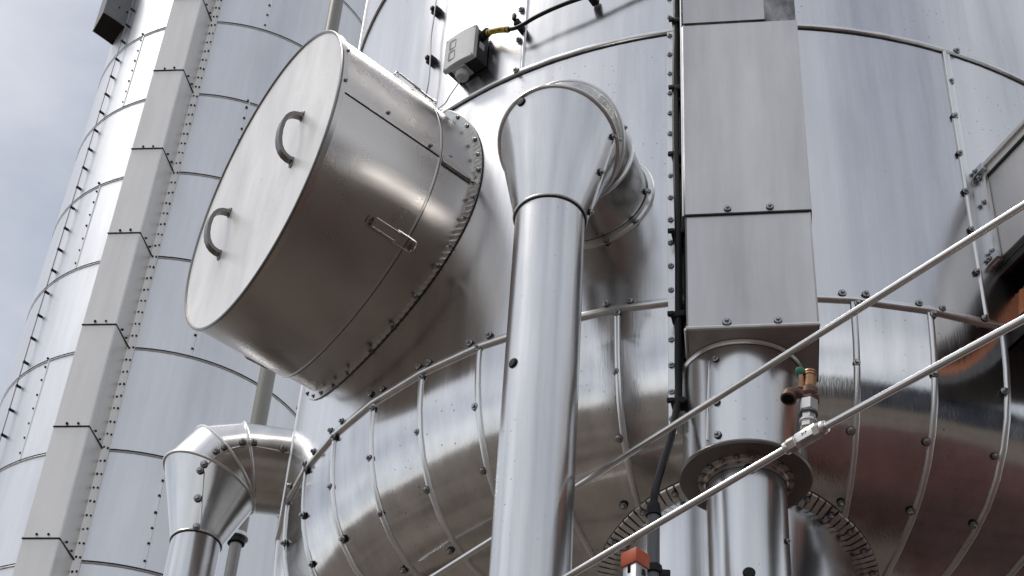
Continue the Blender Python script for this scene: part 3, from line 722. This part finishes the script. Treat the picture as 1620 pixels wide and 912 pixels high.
for s, d in ((1, d2), (-1, d1)):
    b = MB(); hexn(b, tbf + d * .017 * s, d * s, .0098, .013); b.lathe(tbf + d * .029 * s, d * s, [(.0078, 0), (.0088, .002), (.0082, .006), (.0055, .008)], 14); b.build('compression_nut', M['fit'], tB, ang=30)
TXT = bpy.data.curves.new('stamp', 'FONT'); TXT.body = '317'; TXT.size = .006; TXT.extrude = .0002; TXT.align_x = 'CENTER'; TXT.align_y = 'CENTER'
to = bpy.data.objects.new('stamped_number', TXT); COL.objects.link(to); to.parent = tee
TXT.materials.append(M['print'])
vx = dm; vz = -(dm.cross(UZ).normalized().cross(dm)); vy = dm.cross(UZ).normalized(); vy = vy if vy.dot(FW) < 0 else -vy
# stamp on the side that faces the viewer
vup = vy.cross(vx)
vup = vup if vup.z > 0 else -vup
to.matrix_local = Matrix.Translation(tbf + vy * .0081 - org(tee)) @ Matrix((vx, vup, vx.cross(vup))).transposed().to_4x4()
def to_mesh(o):
    bpy.context.view_layer.update(); me = bpy.data.meshes.new_from_object(o.evaluated_get(bpy.context.evaluated_depsgraph_get()))
    q = bpy.data.objects.new(o.name + '_print', me); nm = o.name; COL.objects.link(q); q.parent = o.parent; q.matrix_local = o.matrix_local.copy(); bpy.data.objects.remove(o); q.name = nm; return q
to_mesh(to)
# riser and valve
upd = (at_dist(1281, 600, 1.862) - tbf).normalized()
def riser(y): return at_dist(1281 + (690 - y) * -.02, y, 1.86)
b = MB(); b.lathe(tbf, upd, [(.0075, .006), (.0075, .012)], 16); hexn(b, tbf + upd * .011, upd, .0105, .009); b.lathe(tbf + upd * .02, upd, [(.0085, 0), (.0118, .001), (.0118, .004), (.0085, .005)], 18); hexn(b, tbf + upd * .025, upd, .0098, .009); b.build('riser_nut', M['fit'], tB, ang=30)
b = MB(); b.lathe(tbf + upd * .034, upd, [(.0085, 0), (.0124, .0008), (.0124, .0034), (.0085, .0042)], 18); b.build('lock_ring', M['dsteel'], tB)
b = MB(); hexn(b, tbf + upd * .0382, upd, .0122, .019); b.build('union_nut', M['fit'], tB, ang=30)
vb = tbf + upd * .0575
valve = thing('brass_valve', 'small tarnished brass ball valve with green handle above the tee fitting', 'valve', tuple(vb))
ub, uc = basis(upd)
vl = V((-1, 0, 0)); vl = (vl - upd * vl.dot(upd)).normalized()          # spout points left
vf = upd.cross(vl).normalized(); vf = vf if vf.dot(FW) < 0 else -vf      # towards viewer
b = MB(); hexn(b, vb, upd, .0105, .006); b.lathe(vb + upd * .006, upd, [(.009, 0), (.0115, .004), (.0115, .012), (.009, .016)], 16); hexn(b, vb + upd * .004 + vl * -.004, (vl * -1 + upd * .3).normalized(), .0085, .008); b.build('valve_body', M['bronze'], valve, ang=30)
b = MB(); b.lathe(vb + upd * .021, upd, [(.0075, 0), (.0085, .001), (.0085, .019), (.0095, .020), (.0095, .023), (.0078, .024)], 16); b.lathe(vb + upd * .0455, upd, [(.0095, 0), (.0095, .0012), (.0088, .003)], 16); b.build('valve_stem', M['brass'], valve)
b = MB(); b.box(vb + upd * .029 + vl * .0125 + vf * .004, vl * .0028, vf * .0016, upd * .012, 0, .0008); b.build('lever_arm', M['brass'], valve)
b = MB(); b.lathe(vb + upd * .045 + vl * .0135 + vf * .003, vf, [(.001, -.004), (.0062, -.003), (.0066, .0025), (.004, .0042)], 14); b.box(vb + upd * .039 + vl * .0130 + vf * .003, vl * .003, vf * .0022, upd * .006, 0, .0008); b.build('lever_handle', M['green'], valve)
e0 = vb + upd * .009
pts = [e0 + vl * .008, e0 + vl * .014 + upd * .001, e0 + vl * .021 + upd * .0005, e0 + vl * .026 - upd * .005 + vf * .002, e0 + vl * .0275 - upd * .013 + vf * .004]
b = MB(); b.tube(smoothpts(pts, 4), [.0068] * 5 + [.0085] * 6 + [.0098] * 6, 16, caps=False); b.tube(smoothpts(pts, 4)[-3:], [.0075] * 3, 14, m=1)
tl = (pts[-1] - pts[-2]).normalized(); b.lathe(pts[-1] - tl * .004, tl, [(.0098, 0), (.0108, .001), (.0108, .005), (.0095, .006), (.0082, .006), (.0075, -.003)], 18, caps=False)
b.build('spout_elbow', [M['bronze'], M['hole']], valve, ang=50)
b = MB(); b.lathe(e0 + vl * .004, vl, [(.006, 0), (.006, .005)], 12); b.build('thread_tape', plain('white_thread_tape', (.6, .58, .55), .7), valve)

# ------------------------------------------------------------------ pressure switch on the tank
sp, sn = hit(770, 75, BV); SA = az_of(sp, AX)
SA = -42.0; sN, sT = nvec(SA), tvec(SA)
FC = 1.048
fp = A3 + sN * FC
cs = [on_plane(x, y, fp, sN) for x, y in ((706, 66), (751, 40), (750, 87), (701, 112))]
cen = sum(cs, V((0, 0, 0))) / 4
hwx = abs((cs[1] + cs[2] - cs[0] - cs[3]).dot(sT)) / 4; hwz = abs((cs[0] + cs[1] - cs[2] - cs[3]).z) / 4
sw = thing('pressure_switch_box', 'small grey and black switch box with round plug under it, on the tank wall', 'switch box', tuple(cen - sN * .045))
Bx = lambda t, z, n: cen + sT * t + UZ * z + sN * n
b = MB(); rows = []
for i in range(9):
    x = -hwx + 2 * hwx * i / 8; bul = .004 * (1 - (x / hwx) ** 2)
    rows.append([Bx(x, -hwz, -.010), Bx(x, -hwz, -.001), Bx(x, -hwz + .002, bul), Bx(x, hwz - .002, bul), Bx(x, hwz, -.001), Bx(x, hwz, -.010)])
b.grid(rows); b.cap(rows[0]); b.cap(rows[-1][::-1]); cov = b.build('front_cover', M['boxgrey'], sw, ang=30)
b = MB(); b.box(Bx(0.001, 0, -.027), sT * (hwx - .002), UZ * (hwz - .002), sN * .018, 0, .002); b.build('housing', M['boxdark'], sw)
for sx in (-1, 1):
    for sz in (-1, 1):
        b = MB(); b.lathe(Bx(sx * (hwx - .004), sz * (hwz - .0045), .0005), sN, [(.002, 0), (.002, .001)], 8); b.build('cover_screw', M['boxline'], cov)
def frame(x0, x1, z0, z1, n, w=.0011):
    b = MB()
    for a, c in (((x0 + x1) / 2, z0), ((x0 + x1) / 2, z1)): b.box(Bx(a, c, n), sT * (x1 - x0) / 2, UZ * w / 2, sN * .0005)
    for a in (x0, x1): b.box(Bx(a, (z0 + z1) / 2, n), sT * w / 2, UZ * (z1 - z0) / 2 * .97, sN * .0006)
    return b
frame(-hwx * .62, -hwx * .22, hwz * .14, hwz * .66, .0039).build('window_mark', M['boxline'], cov, False)
frame(-hwx * .62, -hwx * .22, -hwz * .58, -hwz * .05, .0039).build('window_mark', M['boxline'], cov, False)
b = MB(); b.tube([Bx(hwx * (.28 + .36 * i / 12), -hwz * .52 + .0015 * math.sin(i * 1.9) * (1 if i % 3 else 1.8) + .0022 * i / 12, .0036 - .0022 * i / 12) for i in range(13)], .0005, 5); b.build('maker_script', M['boxline'], cov)
b = MB(); b.box(Bx(hwx - .0005, -hwz * .02, -.024), sN * .007, UZ * .009, sT * .0012); b.build('rating_sticker', M['boxlab'], sw, False)
# plug under the box
pz = -hwz - .002
b = MB(); b.box(Bx(-.006, pz, -.023), sT * .017, sN * .016, UZ * .003, 0, .001); b.lathe(Bx(-.006, pz - .002, -.023), -UZ, [(.0135, 0), (.015, .004), (.015, .010), (.0125, .017), (.007, .0195), (.0001, .020)], 24); b.build('round_plug', M['cap'], sw)
for sx in (-1, 1):
    screw(Bx(-.006 + sx * .014, pz - .003, -.014), -UZ, sw, s=.35)
b = MB(); gd = (sT * .8 + UZ * .35 + sN * .1).normalized(); g0 = Bx(hwx - .002, hwz * .55, -.024)
hexn(b, g0, gd, .0105, .008); b.lathe(g0 + gd * .008, gd, [(.0095, 0), (.0105, .004), (.0095, .012), (.006, .016)], 14); b.build('cable_gland', M['clip'], sw, ang=30)
g1 = g0 + gd * .022
sc_ = thing('switch_cable', 'black cable with yellow marker sleeve leading up from the switch box', 'cable', tuple(g1))
kp = [g0 + gd * .012, at_dist(772, 52, (g1 - EYE).xy.length), on_cyl(788, 48, AX, 1.036), on_cyl(805, 47, AX, 1.034), on_cyl(822, 42, AX, 1.034), on_cyl(848, 27, AX, 1.036), on_cyl(880, 12, AX, 1.037), on_cyl(915, -1, AX, 1.036), on_cyl(960, -14, AX, 1.03), on_cyl(1030, -30, AX, 1.02)]
b = MB(); b.tube(smoothpts(kp, 6), .0046, 10); b.build('cable_sheath', M['cable'], sc_)
ym = smoothpts(kp[1:4], 6)
b = MB(); b.tube(ym, .0066, 12); mk_ = b.build('marker_sleeve', M['yellow'], sc_)
for q in (ym[1], ym[-2]):
    d = (ym[-1] - ym[0]).normalized(); b = MB(); b.lathe(q - d * .0012, d, [(.0072, 0), (.0072, .0024)], 12); b.box(q + UZ * .0075 * (1 if q is ym[1] else -1), d * .0012, d.cross(UZ) * .0015, UZ * .0022); b.build('cable_tie', M['clip'], sc_)
TX2 = bpy.data.curves.new('marker_text', 'FONT'); TX2.body = '4MAA 10BP1'; TX2.size = .0072; TX2.extrude = .0001; TX2.align_x = 'CENTER'; TX2.align_y = 'CENTER'; TX2.materials.append(M['print'])
t2 = bpy.data.objects.new('marker_lettering', TX2); COL.objects.link(t2); t2.parent = mk_
mc = ym[len(ym) // 2]; vx = (ym[-1] - ym[0]).normalized(); vn = -(ray(788, 48)); vn = (vn - vx * vn.dot(vx)).normalized(); vu = vn.cross(vx)
t2.matrix_local = Matrix.Translation(mc + vn * .0069 - org(mk_)) @ Matrix((vx, vu, vn)).transposed().to_4x4()
p = on_cyl(823, 43, AX, 1.016); n, t = nvec(az_of(p, AX)), tvec(az_of(p, AX))
b = MB(); b.box(p, t * .006, n * .018, UZ * .008, 0, .002); b.box(p + n * .02 - t * .003 + UZ * .012, t * .0035, n * .004, UZ * .009, 0, .001); b.build('cable_clip', M['clip'], sc_)
p = on_cyl(938, -2, AX, 1.02); b = MB(); b.box(p, t * .008, n * .014, UZ * .008, 0, .002); b.build('cable_clip', M['clip'], sc_)
to_mesh(t2)
# impulse wire down to the hatch and the clipped earth wire beside it
iw = thing('sensor_wire', 'short thin wire from the switch box plug down to the hatch top', 'wire', tuple(Bx(-.006, pz - .02, -.023)))
wp = [Bx(-.006, pz - .02, -.023), on_cyl(712, 151, AX, 1.03), on_cyl(705, 163, AX, 1.026), on_cyl(694, 172, AX, 1.028), on_cyl(685, 182, AX, 1.03)]
b = MB(); b.tube(smoothpts(wp, 4), .0012, 6); b.build('wire_run', M['wire'], iw)
ew = thing('earth_wire', 'thin hanging wire held off the tank by two black clips, above the hatch', 'wire', tuple(on_cyl(688, 18, AX, 1.02)))
wp = [on_cyl(x, y, AX, 1.018) for x, y in ((694, -40), (690, 0), (687, 25), (682, 60), (681, 90), (678, 130), (672, 158), (668, 175))]
b = MB(); b.tube(smoothpts(wp, 4), .0016, 6); b.build('wire_run', M['wire'], ew)
for x, y in ((690, 18), (682, 96)):
    p = on_cyl(x, y, AX, 1.008); a = az_of(p, AX); n, t = nvec(a), tvec(a); b = MB()
    b.box(p, t * .009, n * .008, UZ * .008, 0, .002); b.box(p + n * .011, t * .004, n * .004, UZ * .005, 0, .001); b.build('wire_clip', M['clip'], ew)

# ------------------------------------------------------------------ rectangular duct at the right edge
QA = 21.0; qN, qT = nvec(QA), tvec(QA)
c0 = on_cyl(1553, 280, AX, 1.0); c1 = on_cyl(1573, 416, AX, 1.0)
qb = (c0 + c1) / 2; qtop = c0.z; qbot = c1.z
rdct = thing('rectangular_duct', 'grey boxy duct running out of the tank at the right edge, above the tubes', 'duct', (qb.x, qb.y, qbot))
Q = lambda l, s, z: V((qb.x, qb.y, 0)) + qN * l + qT * s + UZ * z
QL = 1.1; QS = .26
b = MB(); b.box(Q(QL / 2 - .05, QS / 2, (qtop + qbot) / 2), qN * (QL / 2), qT * (QS / 2), UZ * ((qtop - qbot) / 2), 0, .003); b.build('duct_body', M['side'], rdct)
b = MB(); b.box(Q(QL / 2 - .02, QS / 2 - .004, qtop + .006), qN * (QL / 2 - .02), qT * (QS / 2 + .006), UZ * .005, 0, .001); b.box(Q(QL / 2 - .02, -.004, qtop - .006), qN * (QL / 2 - .02), qT * .0014, UZ * .010); b.build('top_cover', M['cduct'], rdct)
b = MB(); b.box(Q(QL / 2 - .03, -.0015, qtop - .0185), qN * (QL / 2 - .03), qT * .0012, UZ * .0018); b.build('cover_gap', M['gap'], rdct, False)
b = MB(); b.box(Q(.008, -.005, (qtop + qbot) / 2), qN * .013, qT * .004, UZ * ((qtop - qbot) / 2 + .012), 0, .001); b.box(Q(-.012, -.014, (qtop + qbot) / 2), qN * .004, qT * .012, UZ * ((qtop - qbot) / 2 + .012), 0, .001); fl_ = b.build('end_flange', M['bead'], rdct)
for f in (.08, .36, .64, .93):
    z = qbot + (qtop - qbot) * f; screw(Q(.008, -.009, z), -qT, rdct, s=.85)
for z in (qtop + .0, qbot - .002):
    b = MB(); b.box(Q(.012, -.011, z), qN * .014, qT * .005, UZ * .008, 0, .0015); b.build('corner_bracket', M['galv'], rdct); screw(Q(.006, -.016, z), -qT, rdct, s=.8)
# open trough below it with the board inside
TRO = -.025
tr = thing('open_trough', 'black metal trough with rounded opening slung under the rectangular duct', 'trough', tuple(Q(.2, QS / 2, qbot - .2)))
zt1, zt0 = qbot - .012, qbot - .185
b = MB()
b.box(Q(.52, QS / 2, zt1 - .003), qN * .55, qT * (QS / 2), UZ * .003)                       # top plate
b.box(Q(.52, QS - .004, (zt0 + zt1) / 2), qN * .55, qT * .004, UZ * ((zt1 - zt0) / 2 - .004))        # far side
b.box(Q(-.031, QS / 2, (zt0 + zt1) / 2 - .004), qN * .004, qT * (QS / 2 - .005), UZ * ((zt1 - zt0) / 2 - .006))     # end against tank
b.box(Q(.52, .004, zt1 - .013), qN * .545, qT * .003, UZ * .009)                              # near lip above
b.box(Q(.52, .004, zt0 + .016), qN * .545, qT * .003, UZ * .022)                              # near lip below
b.box(Q(-.026, .0045, (zt0 + zt1) / 2), qN * .009, qT * .0025, UZ * ((zt1 - zt0) / 2 - .006))
b.box(Q(.52, QS / 2, zt0 - .003), qN * .55, qT * (QS / 2), UZ * .003)                         # bottom plate
b.build('trough_shell', M['dark'], tr, False)
bd = thing('ribbed_board', 'rust-brown ribbed board lying inside the black trough at the right edge', 'board', tuple(Q(.1, .1, zt0)))
b = MB(); nr = 40
rows = [[], []]
for k in range(nr * 2 + 1):
    h = .003 if k % 2 else 0; l = -.014 + .5 * k / (2 * nr)
    rows[0].append(Q(l, .016 + h, zt0 + .006)); rows[1].append(Q(l, .034 + h, zt1 - .045))
b.grid(rows); b.grid([rows[1], [p + qT * .02 for p in rows[1]]]); b.box(Q(.26, .06, zt0 + .012), qN * .25, qT * .02, UZ * .008); b.build('board_face', M['wood'], bd, False)

# ------------------------------------------------------------------ tall stack on the left
SX = (-1.858, 7.887); SR = .860; S3 = V((SX[0], SX[1], 0))
SZ = [z * 1.149 + 1.6 for z in (3.1516, 3.6989, 4.2479, 4.7994, 5.3439, 5.893, 6.4479, 7.0018, 7.55)]
stack = thing('tall_stack', 'tall pale metal-clad stack with panel rings rising behind on the left', 'stack', (SX[0], SX[1], 0))
def scy(a, z, r=SR): return S3 + nvec(a) * r + UZ * z
nrm_s = lambda p: V((p.x - SX[0], p.y - SX[1], 0)).normalized()
SL = az_of(on_cyl(212, 112, SX, SR), SX); SRR = az_of(on_cyl(385, 205, SX, SR), SX)
zl = [0.0] + SZ + [SZ[-1] + .63, SZ[-1] + 2.2]
for i in range(len(zl) - 1):
    a = SL if i % 2 == 1 else SRR
    cuts = [a, a + 130, a + 245, a + 360]
    for a0, a1 in zip(cuts, cuts[1:]):
        b = MB(); n = int((a1 - a0) / 3)
        rows = [[scy(a0 + (a1 - a0) * j / n, zl[i + 1] + (zl[i] - zl[i + 1]) * k / 4, SR + .004 * k / 4) for j in range(n + 1)] for k in range(5)]
        skin(b, rows, nrm_s, .02); b.build('cladding_panel', M['stack'], stack)
    if i:
        b = MB(); b.tube([scy(q, zl[i], SR + .003) for q in range(0, 360, 4)], .0024, 6, closed=True); b.build('ring_lap', M['gap'], stack)
        b = MB(); b.tube([scy(q, zl[i] - .009, SR - .001) for q in range(0, 360, 4)], .0065, 6, closed=True); b.build('ring_bead', M['stack'], stack)
    b = MB(); b.tube([scy(a, zl[i] + (zl[i + 1] - zl[i]) * k / 4, SR + .0035 - .003 * k / 4) for k in range(5)], .0048, 6); b.build('vertical_bead', M['bead'], stack)
    if 1 <= i <= 9:
        for k in range(7):
            f = (k + .5) / 7; screw(scy(a - .7, zl[i] + (zl[i + 1] - zl[i]) * f, SR + .002), nvec(a - .7), stack, SMALL)
        screw(scy(a - .7, zl[i + 1] + .012, SR + .004), nvec(a), stack, SMALL)
# cable duct on the stack
zq = SZ[4]
bk = on_cyl(240, 405, SX, SR); f0 = on_z(171, 370, zq); f1 = on_z(222, 369, zq)
ft = (f1 - f0); wq = ft.length; ft.normalize(); fn = V((ft.y, -ft.x, 0)); fn = fn if fn.y < 0 else -fn
cdz = thing('box_trunking', 'pale square trunking running the full height of the stack front', 'trunking', (f0.x, f0.y, 0))
Bq = lambda s, d, z: V((f0.x, f0.y, 0)) + ft * s - fn * d + UZ * z
dback = .42
back_r = (bk - f1)
for i in range(1, len(SZ)):
    z0, z1 = (0.0 if i == 1 else SZ[i - 1]), SZ[i]
    b = MB(); e = .002
    br = V((bk.x, bk.y, 0))
    rows = [[Bq(0, .3, z), Bq(-e, .004, z), Bq(e, -e, z), Bq(wq - .004, -e, z), Bq(wq + e, .004, z), br - nrm_s(br) * -.003 + UZ * z] for z in (z1 + .004, (z0 + z1) / 2, z0)]
    skin(b, rows, lambda p: fn * 1.0, .006); b.build('trunking_section', M['cduct'], cdz, ang=25)
    b = MB(); b.tube([Bq(-.002, -.004, z0), Bq(wq + .001, -.004, z0), br + fn * .004 + ft * .003 + UZ * z0], .0042, 6); b.build('section_joint', M['gap'], cdz)
    for s in (.36, .68):
        screw(Bq(wq * s, -.003, z0 + .018), fn, cdz, SMALL)
    sd = (br - Bq(wq, 0, 0)); sn_ = V((-sd.y, sd.x, 0)).normalized(); sn_ = sn_ if sn_.dot(FW) < 0 else -sn_
    for s in (.35, .7):
        screw(Bq(wq, 0, z0 + .02) + sd * s + sn_ * .003, sn_, cdz, SMALL)
b = MB(); ab = az_of(bk, SX)
b.grid([[scy(a, z, SR + h) for a, h in ((ab - .2, .012), (ab + .35, .0075), (ab + 2.4, .0065), (ab + 2.5, .001))] for z in [zl[1] + .3 * i for i in range(18)]]); b.build('edge_strip', M['cduct'], cdz, ang=30)
z = 5.55
while z < 9.9:
    for a in (ab + .6, ab + 1.9): screw(scy(a, z, SR + .007), nvec(a), cdz, SMALL, .85)
    z += .078
# earth wire with clips on the stack
aw = az_of(on_cyl(92, 394, SX, SR + .03), SX)
lw = thing('lightning_wire', 'thin vertical wire with black clips along the left side of the stack', 'wire', tuple(scy(aw, 5.0, SR + .03)))
b = MB(); b.tube([scy(aw, z / 2, SR + .03) for z in range(4, 24)], .0032, 6); b.build('wire_run', M['wire'], lw)
for (x, y) in ((210, 12), (202.7, 37), (194, 63), (186, 91), (177, 119), (168.5, 147), (160, 175), (151, 204), (142, 234), (131, 265), (123, 295), (113, 327), (103, 360), (92, 394), (82, 427), (71, 462), (61, 498), (50, 534), (40, 571), (28, 609), (16, 647), (4, 687)):
    z = on_cyl(x, y, SX, SR + .03).z; p = scy(aw, z, SR + .015); n, t = nvec(aw), tvec(aw)
    b = MB(); b.box(p, t * .005, n * .012, UZ * .006, 0, .001); b.box(p + n * .015, t * .007, n * .0035, UZ * .008, 0, .0015); b.build('wire_clip', M['clip'], lw)
# box fixture at the top left
pA = on_cyl(196, 45, SX, SR); zf = pA.z
cn = [on_z(x, y, zf) for x, y in ((163.6, 18.8), (146.8, 49), (182, 74), (198.5, 42))]
fx = thing('wall_box', 'dark grey box fixed near the top of the stack, seen from below', 'box', tuple(cn[3]))
b = MB(); hgt = .42
sh = [p + UZ * hgt for p in cn]
b.grid([cn, sh], 0, True); b.cap(sh); b.cap(cn[::-1], 1); b.build('box_shell', [plain('dark_grey_box_paint', (.16, .165, .17), .45), M['dark']], fx, False)  # underside cap is black, the other faces dark grey
b = MB(); b.tube([p - UZ * .002 for p in cn], .004, 6, closed=True); b.build('bottom_edge', M['cduct'], fx)
for (i, j, f, h) in ((0, 3, .3, .28), (0, 3, .75, .28), (0, 3, .55, .12), (0, 3, .9, .12)):
    p = cn[i] + (cn[j] - cn[i]) * f + UZ * h; n = (cn[j] - cn[i]).cross(UZ).normalized(); n = n if n.dot(FW) < 0 else -n; screw(p, n, fx, SMALL)
# thin standing pipe between stack and tank
pp_ = at_dist(419, 615, 6.05)
q1 = at_dist(419 + 13, 615, 6.05); rp_ = (q1 - pp_).length
sp_ = thing('standing_pipe', 'thin upright pipe standing between the stack and the hatch', 'pipe', (pp_.x, pp_.y, 0))
zfl = at_dist(381, 853, 6.05).z
b = MB(); b.lathe(V((pp_.x, pp_.y, zfl + .02)), UZ, [(rp_, 0), (rp_, 1), (rp_, 3), (rp_, 12 - zfl)], 24); b.build('pipe_jacket', plain('olive_grey_paint', (.24, .235, .205), .4, .35, .08), sp_)
b = MB(); b.lathe(V((pp_.x, pp_.y, zfl - .03)), UZ, [(rp_ * .72, 0), (rp_ * 1.0, .004), (rp_ * 1.02, .022), (rp_ * .8, .026)], 24); b.build('pipe_band', M['clip'], sp_)
b = MB(); b.lathe(V((pp_.x, pp_.y, zfl - .004)), UZ, [(rp_ * 1.02, 0), (rp_ * 1.3, .002), (rp_ * 1.3, .018), (rp_ * 1.0, .022)], 24); b.build('pipe_flange', M['galv'], sp_)
b = MB(); b.lathe(V((pp_.x, pp_.y, 0)), UZ, [(rp_ * .7, 0), (rp_ * .7, 2), (rp_ * .7, zfl)], 20); b.build('lower_pipe', M['dsteel'], sp_)
